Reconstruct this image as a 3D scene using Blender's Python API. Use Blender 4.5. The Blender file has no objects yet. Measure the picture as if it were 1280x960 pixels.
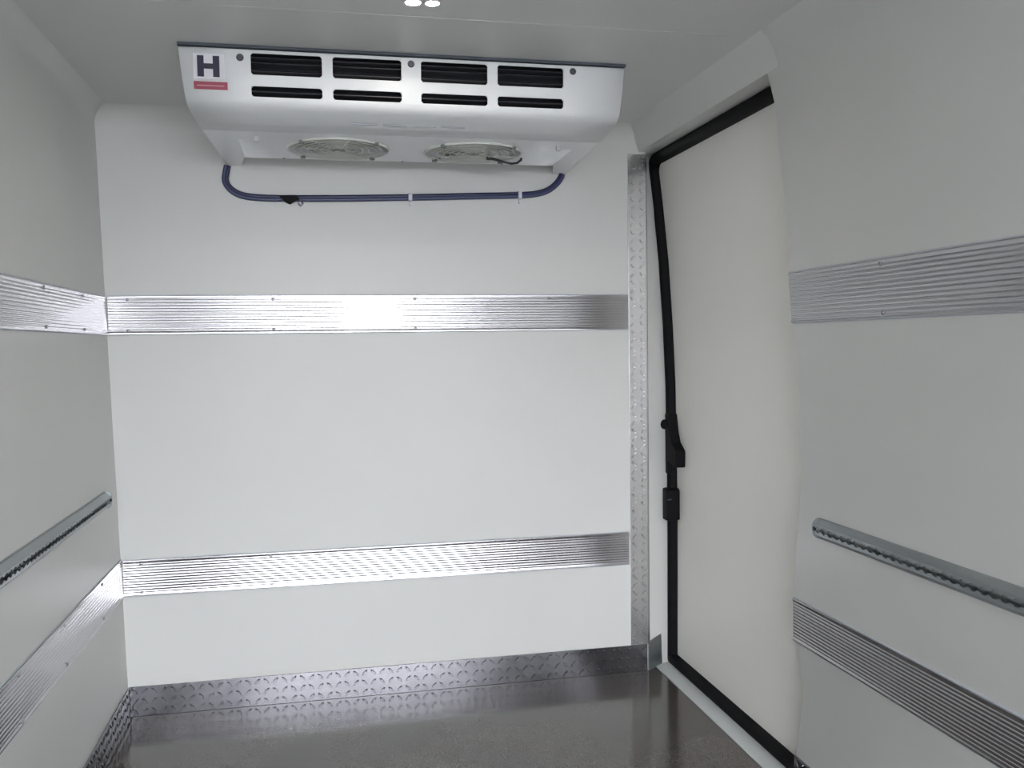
import bpy, math, random
from mathutils import Vector, Matrix
random.seed(7)
S = bpy.context.scene
COL = S.collection
PI = math.pi

# ------------------------------------------------------------------ camera
H = 1.1
F_PX, YAW, PITCH, ROLL = 1150.6, 0.2049, -0.0433, -0.0133
fw = Vector((math.sin(YAW)*math.cos(PITCH), math.cos(YAW)*math.cos(PITCH), math.sin(PITCH)))
rt = Vector((math.cos(YAW), -math.sin(YAW), 0)); up = rt.cross(fw)
r2 = rt*math.cos(ROLL) + up*math.sin(ROLL); u2 = -rt*math.sin(ROLL) + up*math.cos(ROLL)
cam_d = bpy.data.cameras.new('camera'); cam = bpy.data.objects.new('camera', cam_d); COL.objects.link(cam)
cam_d.sensor_fit = 'HORIZONTAL'; cam_d.sensor_width = 36; cam_d.lens = F_PX*36/1280; cam_d.clip_start = 0.02
cam.matrix_world = Matrix(((r2.x, u2.x, -fw.x, 0), (r2.y, u2.y, -fw.y, 0), (r2.z, u2.z, -fw.z, H), (0, 0, 0, 1)))
S.camera = cam

# ------------------------------------------------------------------ daylight and exposure
W = bpy.data.worlds.new('overcast_daylight'); S.world = W; W.use_nodes = True
bg = W.node_tree.nodes['Background']
bg.inputs[0].default_value = (0.935, 0.957, 1.0, 1); bg.inputs[1].default_value = 15.0
S.view_settings.view_transform = 'Standard'; S.view_settings.look = 'None'
S.view_settings.gamma = 1; S.view_settings.use_curve_mapping = False
S.view_settings.exposure = 0.0

# ------------------------------------------------------------------ materials
def principled(name, col, rough=0.5, metal=0.0, spec=0.5):
    m = bpy.data.materials.new(name); m.use_nodes = True
    b = m.node_tree.nodes['Principled BSDF']
    b.inputs['Base Color'].default_value = (*col, 1); b.inputs['Roughness'].default_value = rough
    b.inputs['Metallic'].default_value = metal; b.inputs['Specular IOR Level'].default_value = spec
    return m, m.node_tree, b
def noise(nt, scale, detail=4, mapping=None, rough=0.5):
    tc = nt.nodes.new('ShaderNodeTexCoord'); n = nt.nodes.new('ShaderNodeTexNoise')
    n.inputs['Scale'].default_value = scale; n.inputs['Detail'].default_value = detail; n.inputs['Roughness'].default_value = rough
    if mapping:
        mp = nt.nodes.new('ShaderNodeMapping'); mp.inputs['Scale'].default_value = mapping
        nt.links.new(tc.outputs['Object'], mp.inputs[0]); nt.links.new(mp.outputs[0], n.inputs['Vector'])
    else: nt.links.new(tc.outputs['Object'], n.inputs['Vector'])
    return n
def ramp(nt, src, a, b, p0=0.3, p1=0.7):
    r = nt.nodes.new('ShaderNodeValToRGB'); e = r.color_ramp.elements
    e[0].position, e[1].position = p0, p1
    e[0].color = (*a, 1) if isinstance(a, tuple) else (a, a, a, 1)
    e[1].color = (*b, 1) if isinstance(b, tuple) else (b, b, b, 1)
    nt.links.new(src.outputs[0], r.inputs[0]); return r
def bump(nt, src, b, strength, dist):
    n = nt.nodes.new('ShaderNodeBump'); n.inputs['Strength'].default_value = strength; n.inputs['Distance'].default_value = dist
    nt.links.new(src.outputs[0], n.inputs['Height']); nt.links.new(n.outputs[0], b.inputs['Normal'])
def painted(name, col, rough, var=0.02, bstr=0.06):
    m, nt, b = principled(name, col, rough)
    n = noise(nt, 2.2, 3); r = ramp(nt, n, tuple(c*(1-var) for c in col), tuple(min(1, c*(1+var)) for c in col))
    nt.links.new(r.outputs[0], b.inputs['Base Color'])
    n2 = noise(nt, 60, 3); bump(nt, n2, b, bstr, 0.002)
    return m
M = {}
M['wall'] = painted('white_gelcoat', (0.66, 0.665, 0.65), 0.42)
M['ceiling'] = painted('white_ceiling_gelcoat', (0.66, 0.665, 0.655), 0.42)
M['door'] = painted('cream_white_door_liner', (0.88, 0.865, 0.825), 0.45)
M['housing'] = painted('white_plastic_housing', (0.86, 0.88, 0.90), 0.32, 0.01, 0.02)
M['sill'] = painted('pale_sill_coating', (0.62, 0.65, 0.65), 0.4)
def metal(name, c0, c1, r0, r1, mapping, bstr=0.15):
    m, nt, b = principled(name, c1, r0, 1.0)
    n = noise(nt, 1.0, 5, mapping, 0.6)
    nt.links.new(ramp(nt, n, c0, c1).outputs[0], b.inputs['Base Color'])
    nt.links.new(ramp(nt, n, r0, r1).outputs[0], b.inputs['Roughness'])
    bump(nt, n, b, bstr, 0.0006)
    return m
M['alu'] = metal('ribbed_aluminium', (0.44, 0.44, 0.46), (0.50, 0.49, 0.50), 0.15, 0.21, (3, 3, 160), 0.02)
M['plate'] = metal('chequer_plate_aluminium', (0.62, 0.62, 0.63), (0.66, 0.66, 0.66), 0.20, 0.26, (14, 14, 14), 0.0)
M['plate_shaded'] = metal('shaded_chequer_plate', (0.21, 0.21, 0.23), (0.27, 0.27, 0.29), 0.14, 0.20, (14, 14, 14), 0.0)  # corner guard's plate again, with the dim floor reflection put into its colour
M['rail'] = metal('dull_anodised_aluminium', (0.33, 0.36, 0.37), (0.42, 0.45, 0.46), 0.38, 0.5, (4, 4, 60))
M['bolt'] = principled('dark_bolt', (0.10, 0.10, 0.12), 0.5, 0.6)[0]
M['steel'] = principled('zinc_screw_steel', (0.36, 0.36, 0.40), 0.4, 1.0)[0]
# floor: trodden grey-brown sheet with fine flecks
m, nt, b = principled('grey_brown_floor', (0.2, 0.19, 0.18), 0.3)
n = noise(nt, 3.5, 6); n2 = noise(nt, 190, 2)
mx = nt.nodes.new('ShaderNodeMix'); mx.data_type = 'RGBA'; mx.blend_type = 'MULTIPLY'; mx.inputs[0].default_value = 0.6
nt.links.new(ramp(nt, n, (0.070, 0.062, 0.058), (0.102, 0.088, 0.079)).outputs[0], mx.inputs[6])
nt.links.new(ramp(nt, n2, 0.55, 1.0, 0.35, 0.65).outputs[0], mx.inputs[7])
nt.links.new(mx.outputs[2], b.inputs['Base Color'])
nt.links.new(ramp(nt, n, 0.11, 0.14).outputs[0], b.inputs['Roughness'])
n3 = noise(nt, 160, 2); bump(nt, n3, b, 0.12, 0.001); b.inputs['Specular IOR Level'].default_value = 1.0
M['floor'] = m
M['rubber'] = principled('black_rubber', (0.003, 0.003, 0.004), 0.6, 0, 0.12)[0]
M['black'] = principled('black_plastic', (0.003, 0.003, 0.004), 0.55, 0, 0.15)[0]
M['gasket'] = principled('slate_gasket', (0.07, 0.085, 0.11), 0.6)[0]
M['dark'] = principled('dark_interior', (0.012, 0.012, 0.016), 0.7)[0]
M['louver'] = principled('charcoal_louver', (0.03, 0.03, 0.04), 0.35)[0]
M['navy'] = principled('navy_print', (0.006, 0.007, 0.035), 0.4)[0]
M['red'] = principled('red_print', (0.36, 0.05, 0.09), 0.4)[0]
M['pale_red'] = principled('pale_red_print', (0.6, 0.30, 0.34), 0.4)[0]
M['badge'] = principled('white_badge', (0.82, 0.83, 0.88), 0.25)[0]
M['emboss'] = principled('grey_print', (0.50, 0.53, 0.57), 0.4)[0]
M['hose'] = principled('slate_blue_hose', (0.050, 0.062, 0.14), 0.3)[0]
M['hose2'] = principled('navy_hose', (0.022, 0.027, 0.085), 0.35)[0]
M['clip'] = principled('translucent_white_clip', (0.62, 0.62, 0.72), 0.35)[0]
M['fan'] = principled('grey_green_fan', (0.42, 0.45, 0.40), 0.5)[0]
M['wire'] = principled('pale_wire_guard', (0.70, 0.72, 0.68), 0.35)[0]
M['fandark'] = principled('grey_green_fan_hub', (0.16, 0.19, 0.17), 0.5)[0]
M['cable'] = principled('black_cable', (0.02, 0.03, 0.028), 0.45)[0]
M['ground'] = painted('dark_asphalt_yard', (0.10, 0.10, 0.10), 0.9)
def emit(name, col, st):
    m, nt, b = principled(name, (0.9, 0.9, 0.9), 0.2)
    b.inputs['Emission Color'].default_value = (*col, 1); b.inputs['Emission Strength'].default_value = st
    return m
M['led'] = emit('lit_led_lens', (1.0, 0.95, 0.86), 460)

# ------------------------------------------------------------------ mesh helpers
class G:
    def __init__(s): s.v = []; s.f = []
    def add(s, vs, fs):
        o = len(s.v); s.v += [Vector(p) for p in vs]; s.f += [tuple(i+o for i in f) for f in fs]; return s
    def box(s, x0, x1, y0, y1, z0, z1):
        return s.add([(x0,y0,z0),(x1,y0,z0),(x1,y1,z0),(x0,y1,z0),(x0,y0,z1),(x1,y0,z1),(x1,y1,z1),(x0,y1,z1)],
                     [(0,3,2,1),(4,5,6,7),(0,1,5,4),(1,2,6,5),(2,3,7,6),(3,0,4,7)])
    def loft(s, rings, close=True, caps=True):
        n = len(rings[0]); o = len(s.v)
        for r in rings: s.v += [Vector(p) for p in r]
        for i in range(len(rings)-1):
            for j in range(n if close else n-1):
                k = (j+1) % n
                s.f.append((o+i*n+j, o+i*n+k, o+(i+1)*n+k, o+(i+1)*n+j))
        if caps and close:
            s.f.append(tuple(o+j for j in reversed(range(n)))); s.f.append(tuple(o+(len(rings)-1)*n+j for j in range(n)))
        return s
    def tube(s, path, r, n=10):
        path = [Vector(p) for p in path]; rings = []; prev = None
        for i, p in enumerate(path):
            t = (path[min(i+1, len(path)-1)] - path[max(i-1, 0)]).normalized()
            if prev is None:
                a = Vector((0, 0, 1)) if abs(t.z) < 0.9 else Vector((1, 0, 0)); prev = t.cross(a).normalized()
            prev = (prev - t*prev.dot(t)).normalized(); q = t.cross(prev)
            rings.append([p + r*(math.cos(2*PI*k/n)*prev + math.sin(2*PI*k/n)*q) for k in range(n)])
        return s.loft(rings)
    def ring(s, c, R, r, n=28, m=6, ax='z'):
        rings = []
        for i in range(n):
            a = 2*PI*i/n; row = []
            for j in range(m):
                b = 2*PI*j/m; rr = R + r*math.cos(b); h = r*math.sin(b)
                row.append((c[0]+rr*math.cos(a), c[1]+rr*math.sin(a), c[2]+h))
            rings.append(row)
        rings.append(rings[0]); return s.loft(rings, caps=False)
    def lathe(s, c, prof, n=20, axis=Vector((0,0,1))):
        a = axis.normalized(); t = a.orthogonal().normalized(); q = a.cross(t); c = Vector(c)
        rings = [[c + a*h + r*(math.cos(2*PI*k/n)*t + math.sin(2*PI*k/n)*q) for k in range(n)] for r, h in prof]
        return s.loft(rings)
    def frame_prism(s, O, u, v, n, poly, n0, n1):
        O, u, v, n = Vector(O), Vector(u), Vector(v), Vector(n)
        return s.loft([[O+u*a+v*b+n*n0 for a, b in poly], [O+u*a+v*b+n*n1 for a, b in poly]])

def build(name, g, mat, parent=None, smooth=None, bevel=0.0, seg=2):
    off = parent_world(parent) if parent else Vector()
    me = bpy.data.meshes.new(name)
    me.from_pydata([tuple(p-off) for p in g.v], [], g.f); me.validate(); me.update()
    import bmesh
    bm = bmesh.new(); bm.from_mesh(me); bmesh.ops.remove_doubles(bm, verts=bm.verts, dist=1e-5)
    bmesh.ops.recalc_face_normals(bm, faces=bm.faces); bm.to_mesh(me); bm.free()
    me.materials.append(M[mat])
    o = bpy.data.objects.new(name, me); COL.objects.link(o)
    if smooth is not None:
        me.shade_smooth(); me.set_sharp_from_angle(angle=math.radians(smooth))
    if bevel:
        md = o.modifiers.new('edge', 'BEVEL'); md.width = bevel; md.segments = seg; md.limit_method = 'ANGLE'
        md.angle_limit = math.radians(40)
    if parent: o.parent = parent
    return o
def parent_world(p):
    v = Vector()
    while p: v += p.location; p = p.parent
    return v
def tag(o, label=None, cat=None, group=None, kind=None):
    if label: o['label'] = label
    if cat: o['category'] = cat
    if group: o['group'] = group
    if kind: o['kind'] = kind
    return o
def empty(name, loc, label, cat, group=None, kind=None):
    o = bpy.data.objects.new(name, None); o.location = loc; o.empty_display_size = 0.1; COL.objects.link(o)
    return tag(o, label, cat, group, kind)

def interp(tab, z):
    if z <= tab[0][0]: return tab[0][1]
    for (a, x0), (b_, x1) in zip(tab, tab[1:]):
        if z <= b_: return x0 + (x1-x0)*(z-a)/(b_-a)
    return tab[-1][1]

# ------------------------------------------------------------------ the load box
D = 2.891            # bulkhead
YR = -1.6           # rear doorway, open to daylight, behind the camera
ZC = 1.801           # ceiling
XL = lambda z: -0.5816 - 0.0255*z
RT = [(0, 1.122), (0.45, 1.121), (0.75, 1.112), (1.0, 1.098), (1.2, 1.083), (1.45, 1.068), (1.66, 1.048), (1.73, 1.032), (1.78, 1.012), (1.802, 0.988)]
XR = lambda z: interp(RT, z)                    # right wall lining leans in towards the roof
DT = [(0, 1.158), (0.3, 1.160), (0.6, 1.161), (0.96, 1.156), (1.15, 1.148), (1.37, 1.134), (1.55, 1.116), (1.72, 1.096), (1.8, 1.09)]
XS = lambda z: interp(DT, z)                    # plane of the sliding door's seal
ET = [(0, 2.045), (0.1, 2.035), (0.25, 2.0), (0.36, 2.04), (0.47, 2.045), (0.6, 2.03), (0.77, 1.99), (1.0, 1.985), (1.26, 1.99), (1.68, 2.01), (1.8, 2.02)]
YE = lambda z: interp(ET, z)                    # end of the right wall lining at the doorway

tag(build('floor', G().box(-0.75, 1.3, YR, D+0.12, -0.05, 0), 'floor'), 'grey brown glossy speckled floor of the load box', 'floor', kind='structure')
tag(build('ceiling', G().box(-0.75, 1.3, YR, D+0.12, ZC, ZC+0.05), 'ceiling'), 'plain white ceiling above the cooling unit', 'ceiling', kind='structure')
# left wall, coved into the ceiling
prof = [(XL(0), -0.02), (XL(0.9), 0.9)]
Rc = 0.05
for k in range(9):
    a = PI/2*k/8
    prof.append((XL(ZC-Rc)+Rc-Rc*math.cos(a), ZC-Rc+(Rc+0.001)*math.sin(a)))
prof += [(XL(1.7)+Rc, ZC+0.03), (-0.72, ZC+0.03), (-0.72, -0.02)]
tag(build('wall_left', G().loft([[(x, y, z) for x, z in prof] for y in (YR, D+0.05)]), 'wall', smooth=35),
    'plain white left side wall with two aluminium strips and a rail', 'wall', kind='structure')
# bulkhead, coved at the top
prof = [(D, -0.02)]
for k in range(9):
    a = PI/2*k/8
    prof.append((D-0.07+0.07*math.cos(a), ZC-0.07+0.071*math.sin(a)))
prof += [(D-0.07, ZC+0.03), (D+0.06, ZC+0.03), (D+0.06, -0.02)]
g = G().loft([[(x, y, z) for y, z in prof] for x in (-0.72, 1.055)])
wb = tag(build('wall_back', g, 'wall', smooth=35), 'white bulkhead wall behind the cooling unit', 'wall', kind='structure')
# splayed return from the bulkhead corner to the door seal
zs = [0, 0.3, 0.6, 0.96, 1.15, 1.37, 1.55, 1.72, ZC]
g = G().loft([[(1.052, D, z), (XS(z)+0.004, D+0.066, z), (XS(z)+0.06, D+0.10, z), (1.052, D+0.10, z)] for z in zs])
build('door_jamb', g, 'wall', wb)
# right wall lining and the header above the doorway
zs = [0, 0.1, 0.25, 0.36, 0.47, 0.6, 0.77, 1.0, 1.1, 1.2, 1.33, 1.45, 1.56, 1.66, 1.70, 1.73, 1.755, 1.78, 1.795, ZC+0.002]
def rrow(z):
    return [(XR(z), YR, z), (XR(z), YE(z)-0.012, z), (XR(z)+0.003, YE(z)-0.004, z), (XR(z)+0.012, YE(z), z), (1.26, YE(z), z), (1.26, YR, z)]
tag(build('wall_right', G().loft([rrow(z) for z in zs]), 'wall', smooth=40),
    'white right side wall lining beside the sliding door', 'wall', kind='structure')
zs = [1.722, 1.735, 1.75, 1.765, 1.78, 1.795, ZC+0.002]
def hx(z): return XR(z)-0.0004
g = G().loft([[(hx(z), 1.95, z), (hx(z), D+0.02, z), (1.26, D+0.02, z), (1.26, 1.95, z)] for z in zs])
tag(build('wall_header', g, 'wall', smooth=40), 'white header strip of wall above the sliding door', 'wall', kind='structure')
tag(build('trim_1', G().box(-0.5, 0.985, 1.994, 2.000, ZC-0.0006, ZC+0.001), 'ceiling'), 'thin white joint strip across the ceiling', 'ceiling joint', kind='structure')
tag(build('ground', G().box(-14, 14, -30, -1.75, -0.72, -0.66), 'ground'), 'dark asphalt yard outside behind the van', 'ground', kind='structure')

# ------------------------------------------------------------------ chequer plate: sheet with raised bars
def treads(g, O, u, v, n, U, V, cell=0.027):
    O, u, v, n = Vector(O), Vector(u), Vector(v), Vector(n)
    nu, nv = int(U/cell), max(1, int(round(V/cell))); cu, cv = U/nu, V/nv; h = 0.0026
    for i in range(nu):
        for j in range(nv):
            sgn = 1 if (i+j) % 2 else -1
            a = Vector((1, sgn)).normalized(); p = Vector((-a.y, a.x))
            for k in (0.0,):
                c = Vector(((i+0.5)*cu, (j+0.5)*cv))
                L, w = cell*0.47, cell*0.13
                base = [a*L, a*L*0.45+p*w, -a*L*0.45+p*w, -a*L, -a*L*0.45-p*w, a*L*0.45-p*w]
                top = [q*0.62 for q in base]
                P = lambda q, hh: O + u*min(max((c+q).x, 0.001), U-0.001) + v*min(max((c+q).y, 0.001), V-0.001) + n*hh
                g.add([P(q, 0) for q in base] + [P(q, h) for q in top],
                      [(6,7,8,9,10,11)] + [(x, (x+1) % 6, (x+1) % 6+6, x+6) for x in range(6)])
    return g
ZB = 0.0904
def plate_obj(name, label, O, u, v, n, U, V, th=0.004, cat='baseboard', mat='plate_shaded'):
    O, u, v, n = Vector(O), Vector(u), Vector(v), Vector(n)
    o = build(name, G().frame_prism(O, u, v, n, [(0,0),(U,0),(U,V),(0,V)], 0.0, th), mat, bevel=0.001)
    tag(o, label, cat, kind='structure')
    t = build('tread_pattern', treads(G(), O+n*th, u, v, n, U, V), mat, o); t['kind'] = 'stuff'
    return o
ex, ey, ez = Vector((1,0,0)), Vector((0,1,0)), Vector((0,0,1))
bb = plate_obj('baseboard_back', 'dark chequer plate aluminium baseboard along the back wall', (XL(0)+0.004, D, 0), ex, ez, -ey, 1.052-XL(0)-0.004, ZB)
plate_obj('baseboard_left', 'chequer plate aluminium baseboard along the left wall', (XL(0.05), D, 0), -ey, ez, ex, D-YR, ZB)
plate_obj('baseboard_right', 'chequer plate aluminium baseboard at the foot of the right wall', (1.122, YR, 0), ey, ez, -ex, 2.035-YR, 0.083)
# short return of the back baseboard on the splayed jamb
a = Vector((1.054, D, 0)); c = Vector((XS(0)-0.02, D+0.058, 0)); du = (c-a); L = du.length; du.normalize(); dn = Vector((du.y, -du.x, 0))
if dn.y > 0: dn = -dn
rp = build('return_plate', G().frame_prism(a, du, ez, dn, [(0,0),(L,0),(L,0.115),(0,0.098)], 0.0, 0.004), 'rail', bb, bevel=0.001)
# corner protector
t2 = plate_obj('trim_2', 'upright chequer plate corner guard beside the sliding door', (0.994, D, ZB), ex, ez, -ey, 0.062, 1.715-ZB, 0.004, 'corner guard', 'plate')
build('guard_edge', G().box(1.0545, 1.0585, D-0.004, D+0.018, ZB, 1.715), 'alu', t2)
build('sealant_bead', G().tube([(1.0605, D+0.006, 0.10), (1.0605, D+0.006, 0.9), (1.0605, D+0.006, 1.69)], 0.0032, 8), 'gasket', t2, smooth=60)
tag(build('trim_3', G().box(1.092, 1.165, 1.99, D+0.05, 0.0, 0.004), 'sill', bevel=0.001), 'pale sill strip between the floor and the sliding door', 'door sill', kind='structure')

# ------------------------------------------------------------------ sliding door
door = empty('door_1', (1.19, 2.45, 0), 'cream white sliding door with a black rubber seal in right wall', 'door', kind='structure')
zs = [0, 0.3, 0.6, 0.96, 1.15, 1.37, 1.55, 1.72, 1.79]
g = G().loft([[(XS(z)+0.016, 1.9, z), (XS(z)+0.016, D+0.10, z), (XS(z)+0.07, D+0.10, z), (XS(z)+0.07, 1.9, z)] for z in zs])
build('door_panel', g, 'door', door, smooth=30)
# rubber seal: closed loop in (y, z), following the door's curve
Yf, Yb, Z0, Z1, R = D+0.052, 1.945, 0.016, 1.705, 0.045
loop = []
def arc(cy, cz, a0, a1, r, n=7): return [(cy+r*math.cos(a0+(a1-a0)*k/n), cz+r*math.sin(a0+(a1-a0)*k/n)) for k in range(n+1)]
r0 = 0.012
loop += arc(Yf-r0, Z0+r0, -PI/2, 0, r0, 3) + [(Yf, z) for z in (0.15, 0.3, 0.5, 0.7, 0.96, 1.15, 1.25, 1.37, 1.46, 1.55)]
loop += arc(Yf-R, Z1-R, 0, PI/2, R) + [(y, Z1) for y in (2.6, 2.3, 2.1)] + arc(Yb+R, Z1-R, PI/2, PI, R)
loop += [(Yb, z) for z in (1.5, 1.2, 0.96, 0.6, 0.3)] + arc(Yb+r0, Z0+r0, PI, 1.5*PI, r0, 3) + [(y, Z0) for y in (2.2, 2.5, 2.8)]
rings = []; N = len(loop)
for i, (y, z) in enumerate(loop):
    a, c = loop[i-1], loop[(i+1) % N]
    t = Vector((c[0]-a[0], c[1]-a[1])).normalized(); nrm = Vector((t.y, -t.x)) # outward
    wv = 0.016; row = []
    for (dw, dx) in ((-1, 0.016), (-1, -0.006), (-0.6, -0.013), (0.6, -0.013), (1, -0.006), (1, 0.016)):
        yy, zz = y+nrm.x*wv*dw, max(0.001, z+nrm.y*wv*dw)
        row.append((XS(zz)+dx, yy, zz))
    rings.append(row)
rings.append(rings[0])
build('rubber_seal', G().loft(rings, caps=False), 'rubber', door, smooth=50)
# latch: lever, thumb knob and lock block, built on the front seal upright
def latch_prism(name, poly, z_ref, x0, x1, bev=0.003):          # outline in (y, z), lying against the door
    return build(name, G().loft([[(XS(z_ref)+dx, y, z) for y, z in poly] for dx in (x0, x1)]), 'black', door, bevel=bev)
Yi = Yf-0.016
lever = latch_prism('latch_lever', [(Yf+0.012, 0.858), (Yi-0.008, 0.858), (Yi-0.022, 0.800), (Yi-0.040, 0.765), (Yi-0.076, 0.742), (Yi-0.080, 0.735), (Yi-0.076, 0.684),
             (Yi-0.002, 0.697), (Yi, 0.655), (Yf+0.012, 0.655)], 0.75, -0.018, 0.0155)
build('latch_knob', G().lathe((XS(0.82)-0.022, Yf-0.004, 0.822), [(0.0, -0.012), (0.013, -0.012), (0.0165, -0.008), (0.0165, 0.010), (0.013, 0.014), (0.0, 0.014)], 14, ey), 'black', lever, smooth=40)
blk = latch_prism('lock_block', [(Yf+0.012, 0.598), (Yf+0.006, 0.606), (Yi-0.016, 0.606), (Yi-0.024, 0.598), (Yi-0.024, 0.500), (Yf+0.012, 0.500)], 0.55, -0.034, 0.0155)
build('lock_slot', G().box(XS(0.57)-0.030, XS(0.57)-0.014, Yi-0.0252, Yi-0.0235, 0.569, 0.572), 'gasket', blk)

# ------------------------------------------------------------------ ribbed aluminium strips
def screw_geo(P, n, r=0.0048): 
    return G().lathe(P, [(0.0, 0.0), (r, 0.0), (r*0.95, 0.0012), (r*0.6, 0.0022), (0.0, 0.0025)], 10, n)
def strip(label, O, u, v, n, L, Hh, screws, group):
    O, u, v, n = Vector(O), Vector(u), Vector(v).normalized(), Vector(n).normalized()
    root = empty('aluminium_strip', O, label, 'wall strip', group)
    pf = [(0, 0.0), (0, 0.0045), (0.006, 0.0048)]
    NR = 11; w = (Hh-0.016)/NR
    for k in range(NR):
        a = 0.008 + k*w
        pf += [(a+w*q/10, 0.0036-0.00042*math.cos(2*PI*q/10)) for q in range(1, 10)]
    pf += [(Hh-0.006, 0.0048), (Hh, 0.0045), (Hh, 0.0)]
    g = G().loft([[O+u*s+v*a+n*b_ for a, b_ in pf] for s in (0, L)])
    build('ribbed_face', g, 'alu', root, smooth=60)
    # dark sealant lines above and below
    for vv in (-0.0016, Hh+0.0016):
        build('sealant_line', G().tube([O+v*vv+n*0.0005, O+u*L*0.5+v*vv+n*0.0005, O+u*L+v*vv+n*0.0005], 0.0018, 6), 'emboss', root)
    for s in screws:
        for vv in (0.010, Hh-0.010):
            build('screw', screw_geo(O+u*s+v*vv+n*0.0042, n), 'steel', root, smooth=50)
    return root
Z1u, Z2u, Z3u, Z4u = 1.2556, 1.1437, 0.4709, 0.3647
GR = 'ribbed aluminium wall strips'
xa = XL(1.2)+0.006; xb_ = XL(0.42)+0.006
strip('upper bright ribbed aluminium strip across the white back wall', (xa, D, Z2u), ex, ez, -ey, 0.994-xa, Z1u-Z2u, (0.055, 0.47, 0.90, 1.33), GR)
strip('lower ribbed aluminium strip across the white back wall', (xb_, D, Z4u), ex, ez, -ey, 0.990-xb_, Z3u-Z4u, (0.05, 0.425, 0.79, 1.20), GR)
vl = (Vector((XL(1.0), 0, 1.0))-Vector((XL(0), 0, 0)))
def left_strip(label, z0, z1, sc):
    strip(label, (XL(z0), D-0.008, z0), -ey, vl, Vector((vl.z, 0, -vl.x)), D-0.008-YR, z1-z0, sc, GR)
left_strip('upper ribbed aluminium strip on the left wall above the rail', Z2u, Z1u-0.004, (0.27, 0.62, 1.0, 1.4, 1.8, 2.2, 2.6, 3.0))
left_strip('lower ribbed aluminium strip on the left wall below the rail', Z4u, Z3u+0.006, (0.25, 0.62, 0.95, 1.3, 1.7, 2.1, 2.5, 2.9))
def right_strip(label, z0, z1, sc):
    v = Vector((XR(z1)-XR(z0), 0, z1-z0))
    strip(label, (XR(z0)-0.0005, YE((z0+z1)/2)-0.006, z0), -ey, v, Vector((-v.z, 0, v.x)), 2.0-YR, v.length, sc, GR)
right_strip('upper grey ribbed aluminium strip on the right wall', Z2u-0.002, Z1u+0.002, (0.36, 1.1, 1.7))
right_strip('lower grey ribbed aluminium strip on the right wall under the rail', Z4u+0.004, Z3u+0.002, (1.0, 1.6))

# ------------------------------------------------------------------ slotted cargo rails
def rail(label, O, u, n, L):
    O, u, n = Vector(O), Vector(u), Vector(n); v = ez
    root = empty('cargo_rail', O, label, 'cargo rail', 'slotted cargo rails on the side walls')
    body = [(-0.024, 0.0), (-0.023, 0.007), (-0.013, 0.0185), (-0.0105, 0.0185), (-0.0105, 0.008), (0.0085, 0.008), (0.0085, 0.0185), (0.011, 0.0185), (0.022, 0.007), (0.023, 0.0)]
    def sec(s, k): return [O+u*s+v*a*k+n*b_*k for a, b_ in body]
    build('rail_body', G().loft([sec(0.012, 1), sec(L, 1)]), 'rail', root)
    # scalloped lips on either side of the slot
    pitch = 0.0254; nh = int((L-0.03)/pitch)
    for side in (1, -1):
        rowA, rowB = [], []
        for i in range(nh):
            for k in range(8):
                s = 0.016 + (i + k/8)*pitch
                ph = abs(k/8-0.5)*2; cut = 0.0042*math.sqrt(max(0, 1-(ph/0.62)**2)) if ph < 0.62 else 0
                e = 0.0032 + cut
                rowA.append(s); rowB.append(e)
        outer = 0.0110 if side > 0 else 0.0125
        g = G().loft([[O+u*s+v*side*outer+n*0.0195, O+u*s+v*side*e+n*0.0195, O+u*s+v*side*e+n*0.0165, O+u*s+v*side*outer+n*0.0165] for s, e in zip(rowA, rowB)])
        build('slotted_lip', g, 'rail', root)
    # rounded end
    pts = []
    for k in range(9):
        a = -PI/2 + PI*k/8
        pts.append((0.012-0.013*math.cos(a), 0.0235*math.sin(a)))
    pts = [(s, t) for s, t in pts] 
    g = G().loft([[O+u*s+v*t+n*0.0 for s, t in pts], [O+u*s+v*t+n*0.012 for s, t in pts], [O+u*(s*0.8+0.003)+v*t*0.72+n*0.019 for s, t in pts]])
    build('end_cap', g, 'rail', root, smooth=40)
    build('end_hole', G().lathe(O+u*0.013+n*0.0165, [(0.0, 0.0), (0.0048, 0.0), (0.0048, 0.004), (0.0, 0.004)], 12, n), 'dark', root)
    return root
rail('slotted grey cargo rail along the left wall', (XL(0.68), 2.742, 0.680), -ey, ex, 2.742-YR)
rail('slotted grey cargo rail along the right wall', (XR(0.67), 1.915, 0.670), -ey, -ex, 1.915-YR)

# ------------------------------------------------------------------ cooling unit
unit = empty('cooling_unit', (0.25, 2.6, 1.64), 'white cooling unit with dark grilles under the ceiling on back wall', 'cooling unit')
shear = lambda y: 0.03*(y-2.24)/0.65
U0, U1 = -0.303, 0.766
COLS = [(-0.144, 0.019), (0.043, 0.206), (0.252, 0.416), (0.440, 0.608)]
# front shell profile (y, z) from the top edge, down the face and round to the underside
SH = [(2.300, 1.7945), (2.256, 1.7945), (2.247, 1.7915), (2.2440, 1.7845), (2.2462, 1.7340), (2.2475, 1.7095), (2.2490, 1.6840),
      (2.2515, 1.6740), (2.258, 1.6660), (2.272, 1.6590), (2.30, 1.6540), (2.36, 1.6495), (2.44, 1.6470)]
def side_x(y, z, left):        # outer edge of the casing, narrowing downwards
    k = 0.016*min(1, max(0, (1.7945-z)/0.148))**1.3
    return (U0+k if left else U1-k) + shear(y)
cuts = sorted([c for p in COLS for c in p]); xsu = ['L'] + cuts + ['R']
def sx(x, y, z): return side_x(y, z, True) if x == 'L' else side_x(y, z, False) if x == 'R' else x + shear(y)*0.5
g = G(); base = {}
rows = [[Vector((sx(x, y, z), y, z)) for x in xsu] for y, z in SH]
nx = len(xsu)
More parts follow.
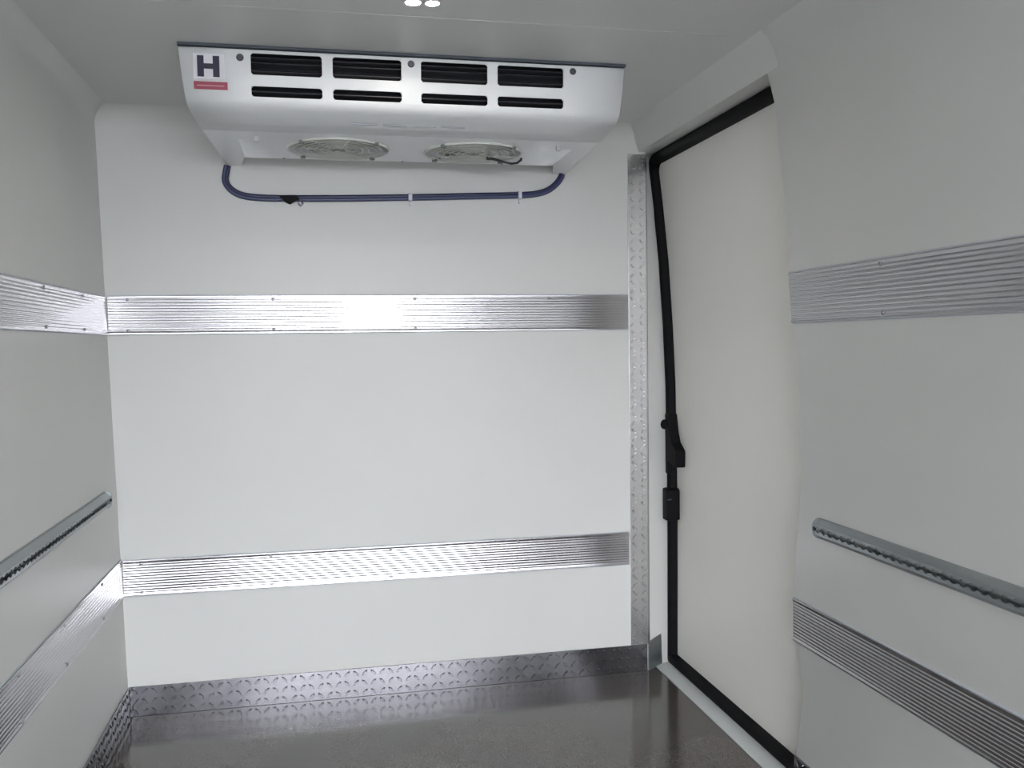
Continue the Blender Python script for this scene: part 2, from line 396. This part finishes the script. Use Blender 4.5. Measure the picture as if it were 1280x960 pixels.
for i in range(len(SH)-1):
    for j in range(nx-1):
        hole = (i in (3, 5)) and (j % 2 == 1)
        q = [rows[i][j], rows[i][j+1], rows[i+1][j+1], rows[i+1][j]]
        if not hole: g.add(q, [(0, 1, 2, 3)])
        else:                      # rounded corners of the opening
            r, e = 0.0055, 0.0006; inn = []
            for k in range(4):
                p = q[k]; a = (q[(k+1) % 4]-p).normalized(); b_ = (q[(k-1) % 4]-p).normalized()
                inn += [p+b_*r+a*e, p+a*r+b_*e]
            vs = q + inn; fcs = []
            for k in range(4):
                k2 = (k+1) % 4
                fcs += [(k, 4+2*k, 4+2*k+1), (k, 4+2*k+1, 4+2*k2, k2)]
            g.add(vs, fcs)
fs = build('front_casing', g, 'housing', unit, smooth=35)
md = fs.modifiers.new('shell', 'SOLIDIFY'); md.thickness = 0.004; md.offset = -1
# side cheeks run back to the wall
for left in (True, False):
    sg = 1 if left else -1
    prof = [(2.2505, 1.7900), (2.2480, 1.7845), (2.2540, 1.6850), (2.2560, 1.6765), (2.2625, 1.6690), (2.2745, 1.6625), (2.30, 1.6570), (2.36, 1.6525), (2.425, 1.6500), (2.4405, 1.6469), (2.53, 1.6461), (D-0.0015, 1.644), (D-0.0015, 1.7940)]
    tk = lambda y: 0.108 - 0.070*max(0, min(1, (y-2.53)/0.30))
    outer = [(side_x(y, z, left)+sg*0.0004, y, z) for y, z in prof]
    inner = [(side_x(y, z, left)+sg*tk(y), y, z+(0.0 if y < 2.45 or z > 1.7 else 0.0)) for y, z in prof]
    build('side_cheek', G().loft([outer, inner]), 'housing', unit, smooth=35)
# fan pan with two round openings
FANS = [(0.062, 2.612), (0.438, 2.612)]; FR = 0.134
PZ = lambda y: 1.6470 - 0.003*(y-2.44)/0.3
g = G(); y0, y1 = 2.44, 2.760
def quad(xa0, xa1, ya, yb): 
    g.add([(xa0, ya, PZ(ya)), (xa1, ya, PZ(ya)), (xa1, yb, PZ(yb)), (xa0, yb, PZ(yb))], [(0, 1, 2, 3)])
hw = 0.146
bounds = [FANS[0][0]-hw, FANS[0][0]+hw, FANS[1][0]-hw, FANS[1][0]+hw]
quad(bounds[1], bounds[2], y0, y1)
quad(-0.198, bounds[0], y0, y1); quad(bounds[3], 0.708, y0, y1)
for (fx, fy) in FANS:
    n = 40; ci, so = [], []
    for k in range(n):
        a = 2*PI*k/n + PI/4; c_, s_ = math.cos(a), math.sin(a); m_ = max(abs(c_), abs(s_))
        ci.append((fx+FR*c_, fy+FR*s_)); px, py = c_/m_, s_/m_
        so.append((fx+hw*px, fy+(py*(y1-fy) if py > 0 else py*(fy-y0))))
    vs = [(x, y, PZ(y)) for x, y in ci] + [(x, y, PZ(y)) for x, y in so] + [(x, y, PZ(y)+0.03) for x, y in ci]
    g.add(vs, [(k, (k+1) % n, n+(k+1) % n, n+k) for k in range(n)] + [(k, (k+1) % n, 2*n+(k+1) % n, 2*n+k) for k in range(n)])
# turned-up rear edge of the pan
g.add([(-0.198, y1, PZ(y1)), (0.708, y1, PZ(y1)), (0.708, y1, 1.70), (-0.198, y1, 1.70)], [(0, 1, 2, 3)])
build('fan_pan', g, 'housing', unit, smooth=30)
build('inner_tray', G().box(-0.20, 0.72, 2.31, 2.80, 1.698, 1.703), 'housing', unit)
# dark box and louvers behind the grille
build('grille_recess', G().add([(-0.17, 2.30, 1.677), (0.63, 2.30, 1.677), (0.63, 2.30, 1.79), (-0.17, 2.30, 1.79), (-0.17, 2.2545, 1.677), (0.63, 2.2545, 1.677), (0.63, 2.2505, 1.79), (-0.17, 2.2505, 1.79)],
      [(0, 1, 2, 3), (0, 1, 5, 4), (2, 3, 7, 6), (1, 2, 6, 5), (3, 0, 4, 7)]), 'dark', unit)
for (a, c) in COLS:
    for z in (1.7755, 1.7640, 1.7445, 1.6975):
        build('louver', G().add([(a-0.004, 2.256, z), (c+0.004, 2.256, z), (c+0.004, 2.272, z+0.007), (a-0.004, 2.272, z+0.007),
                                 (a-0.004, 2.256, z+0.0016), (c+0.004, 2.256, z+0.0016), (c+0.004, 2.272, z+0.0086), (a-0.004, 2.272, z+0.0086)],
              [(0,3,2,1),(4,5,6,7),(0,1,5,4),(1,2,6,5),(2,3,7,6),(3,0,4,7)]), 'louver', unit)
# gasket between casing and ceiling, bolts on the face
build('top_gasket', G().box(U0-0.002, U1+0.004, 2.2425, 2.262, 1.7945, ZC-0.0005), 'gasket', unit)
for x, z in ((-0.167, 1.772), (0.229, 1.776), (0.632, 1.777)):
    build('bolt', G().lathe((x, 2.2450, z), [(0.0, 0.001), (0.0085, 0.001), (0.0085, -0.001), (0.0065, -0.004), (0.0, -0.0045)], 14, ey), 'bolt', unit, smooth=40)
# badge with a letter H over a red banner
FYz = lambda z: 2.2440 + (1.7845-z)*0.0436
def on_face(g, x0, x1, z0, z1, p0, p1):
    return g.add([(x0, FYz(z0)-p0, z0), (x1, FYz(z0)-p0, z0), (x1, FYz(z1)-p0, z1), (x0, FYz(z1)-p0, z1),
                  (x0, FYz(z0)-p1, z0), (x1, FYz(z0)-p1, z0), (x1, FYz(z1)-p1, z1), (x0, FYz(z1)-p1, z1)],
                 [(0,3,2,1),(4,5,6,7),(0,1,5,4),(1,2,6,5),(2,3,7,6),(3,0,4,7)])
bd = build('badge', on_face(G(), -0.272, -0.203, 1.7195, 1.7775, -0.0005, 0.0015), 'badge', unit, bevel=0.0008)
bd['label'] = 'white badge with a dark letter H'
g = G(); hl, hr, hb, ht = -0.262, -0.213, 1.7245, 1.7720
on_face(g, hl, hl+0.0145, hb, ht, 0.0014, 0.0024); on_face(g, hr-0.0145, hr, hb, ht, 0.0014, 0.0024); on_face(g, hl+0.0140, hr-0.0140, 1.7425, 1.7545, 0.0014, 0.0023)
build('letter', g, 'navy', bd)
bn = build('banner', on_face(G(), -0.271, -0.196, 1.6965, 1.7140, -0.0005, 0.0014), 'red', unit, bevel=0.0006)
bn['label'] = 'narrow red banner'
build('banner_line', on_face(G(), -0.264, -0.204, 1.7035, 1.7060, 0.0013, 0.0018), 'pale_red', bn)
# faint raised marks on the curved lower front
for a, c in ((0.090, 0.152), (0.166, 0.226), (0.240, 0.300), (0.312, 0.372)):
    build('raised_mark', G().box(a, c, 2.334, 2.341, 1.6490, 1.6510), 'emboss', unit)
# fans
for (fx, fy) in FANS:
    fz = PZ(fy)
    fan = build('fan', G().ring((fx, fy, fz-0.001), FR+0.003, 0.004, 40, 6), 'wire', unit, smooth=60)
    g = G()
    for R_ in (0.030, 0.048, 0.066, 0.084, 0.102, 0.120): g.ring((fx, fy, fz-0.004), R_, 0.0016, 36, 5)
    for k in range(8):
        a = 2*PI*k/8+0.2
        g.tube([(fx+0.02*math.cos(a), fy+0.02*math.sin(a), fz-0.005), (fx+(FR+0.003)*math.cos(a), fy+(FR+0.003)*math.sin(a), fz-0.003)], 0.0016, 5)
    build('wire_guard', g, 'wire', fan, smooth=60)
    build('hub', G().lathe((fx, fy, fz+0.006), [(0.0, 0.0), (0.034, 0.0), (0.038, 0.006), (0.038, 0.022), (0.0, 0.022)], 20), 'fan', fan, smooth=40)
    for k in range(7):
        a0 = 2*PI*k/7; g = G(); rws = []
        for i in range(5):
            rr = 0.036+(FR-0.042)*i/4; sp = 0.34-0.02*i; tw = 0.2*rr
            P = lambda da, dz: (fx+rr*math.cos(a0+da+0.12*i), fy+rr*math.sin(a0+da+0.12*i), fz+0.014+dz)
            rws.append([P(-sp, -0.006), P(0, 0.002), P(sp, 0.009), P(sp, 0.0105), P(0, 0.0035), P(-sp, -0.0045)])
        build('fan_blade', G().loft(rws), 'fan', fan, smooth=50)
    for k in range(4):
        a = PI/4+k*PI/2
        build('mount_clip', G().box(fx+(FR+0.004)*math.cos(a)-0.007, fx+(FR+0.004)*math.cos(a)+0.007, fy+(FR+0.004)*math.sin(a)-0.006, fy+(FR+0.004)*math.sin(a)+0.006, fz-0.009, fz-0.0005), 'fandark', fan, bevel=0.0015)
    # motor lead from the hub to the rim
    a = -2.3 if fx < 0.2 else 2.6
    build('motor_lead', G().tube([(fx+rr*math.cos(a+0.3*math.sin(rr*40)), fy+rr*math.sin(a+0.3*math.sin(rr*40)), fz+0.001) for rr in (0.02, 0.05, 0.08, 0.11, 0.128)], 0.003, 6), 'fandark', fan, smooth=60)
fz = 1.642
build('hanging_cable', G().tube([(0.482, 2.640, 1.646), (0.486, 2.640, 1.634), (0.498, 2.645, 1.637), (0.520, 2.660, 1.636), (0.545, 2.676, 1.634), (0.566, 2.688, 1.633), (0.584, 2.690, 1.636), (0.592, 2.676, 1.642), (0.590, 2.66, 1.647)], 0.0036, 7), 'cable', unit, smooth=60)
for x in (-0.09, 0.25, 0.55):
    build('pan_screw', screw_geo((x, 2.752, PZ(2.752)-0.0002), -ez, 0.004), 'steel', unit, smooth=40)
for x, y in ((-0.150, 2.50), (0.66, 2.50)):
    build('pan_hook', G().box(x-0.006, x+0.006, y-0.005, y+0.005, 1.634, 1.648), 'emboss', unit, bevel=0.001)

# ------------------------------------------------------------------ drain hose clipped to the wall below the unit
hose = empty('drain_hose', (0.25, D, 1.55), 'slate blue drain hose looped on back wall under the cooling unit', 'hose')
def smooth_path(p, n=6):
    p = [Vector(q) for q in p]; out = []
    for i in range(len(p)-1):
        a, b_, c, d = p[max(i-1, 0)], p[i], p[i+1], p[min(i+2, len(p)-1)]
        for k in range(n):
            t = k/n
            out.append(0.5*((2*b_)+(c-a)*t+(2*a-5*b_+4*c-d)*t*t+(3*b_-a-3*c+d)*t**3))
    return out+[p[-1]]
hp = [(-0.258, 1.643), (-0.263, 1.622), (-0.265, 1.596), (-0.249, 1.572), (-0.220, 1.556), (-0.170, 1.5495), (-0.085, 1.549), (0.10, 1.553), (0.284, 1.559), (0.46, 1.566), (0.632, 1.573), (0.690, 1.579), (0.728, 1.592), (0.755, 1.614), (0.768, 1.632), (0.772, 1.643)]
for dy, dz, mt in ((0.0, 0.004, 'hose2'), (0.0, -0.0042, 'hose')):
    pts = []
    for i, (x, z) in enumerate(hp):
        a, c = hp[max(i-1, 0)], hp[min(i+1, len(hp)-1)]
        t = Vector((c[0]-a[0], c[1]-a[1])).normalized()
        pts.append((x-t.y*dz, D-0.009+dy, z+t.x*dz))
    build('hose_line', G().tube(smooth_path(pts), 0.0062, 10), mt, hose, smooth=60)
for x, z in ((0.284, 1.559), (0.632, 1.573)):
    c = build('hose_clip', G().box(x-0.006, x+0.006, D-0.019, D-0.0005, z-0.013, z+0.013), 'clip', hose, bevel=0.003)
    build('clip_tail', G().box(x-0.003, x+0.003, D-0.008, D-0.0005, z-0.026, z-0.012), 'clip', c, bevel=0.001)
cl = build('hose_clamp', G().loft([[(x, y, z) for x, z in ((-0.112, 1.556), (-0.060, 1.558), (-0.050, 1.545), (-0.068, 1.538), (-0.080, 1.531), (-0.094, 1.538))] for y in (D-0.0005, D-0.021)]), 'black', hose, bevel=0.002)
build('clamp_screw', G().lathe((-0.052, D-0.016, 1.537), [(0.0, 0.0), (0.007, 0.0), (0.007, 0.012), (0.0, 0.012)], 10, Vector((0.7, 0, -0.7))), 'steel', cl, smooth=40)

# ------------------------------------------------------------------ ceiling lamp
lamp = empty('ceiling_lamp', (0.22, 1.90, ZC), 'small lit twin LED lamp on the ceiling in front of the cooling unit', 'lamp')
for x, y, r in ((0.201, 1.912, 0.0150), (0.241, 1.910, 0.0130)):
    rim = build('lamp_rim', G().ring((x, y, ZC-0.0005), r+0.0015, 0.0015, 24, 6), 'housing', lamp, smooth=60)
    build('lamp_lens', G().lathe((x, y, ZC), [(0.0, 0.0005), (r, 0.0005), (r, -0.0012), (r*0.7, -0.0022), (0.0, -0.0026)], 20), 'led', lamp, smooth=60)
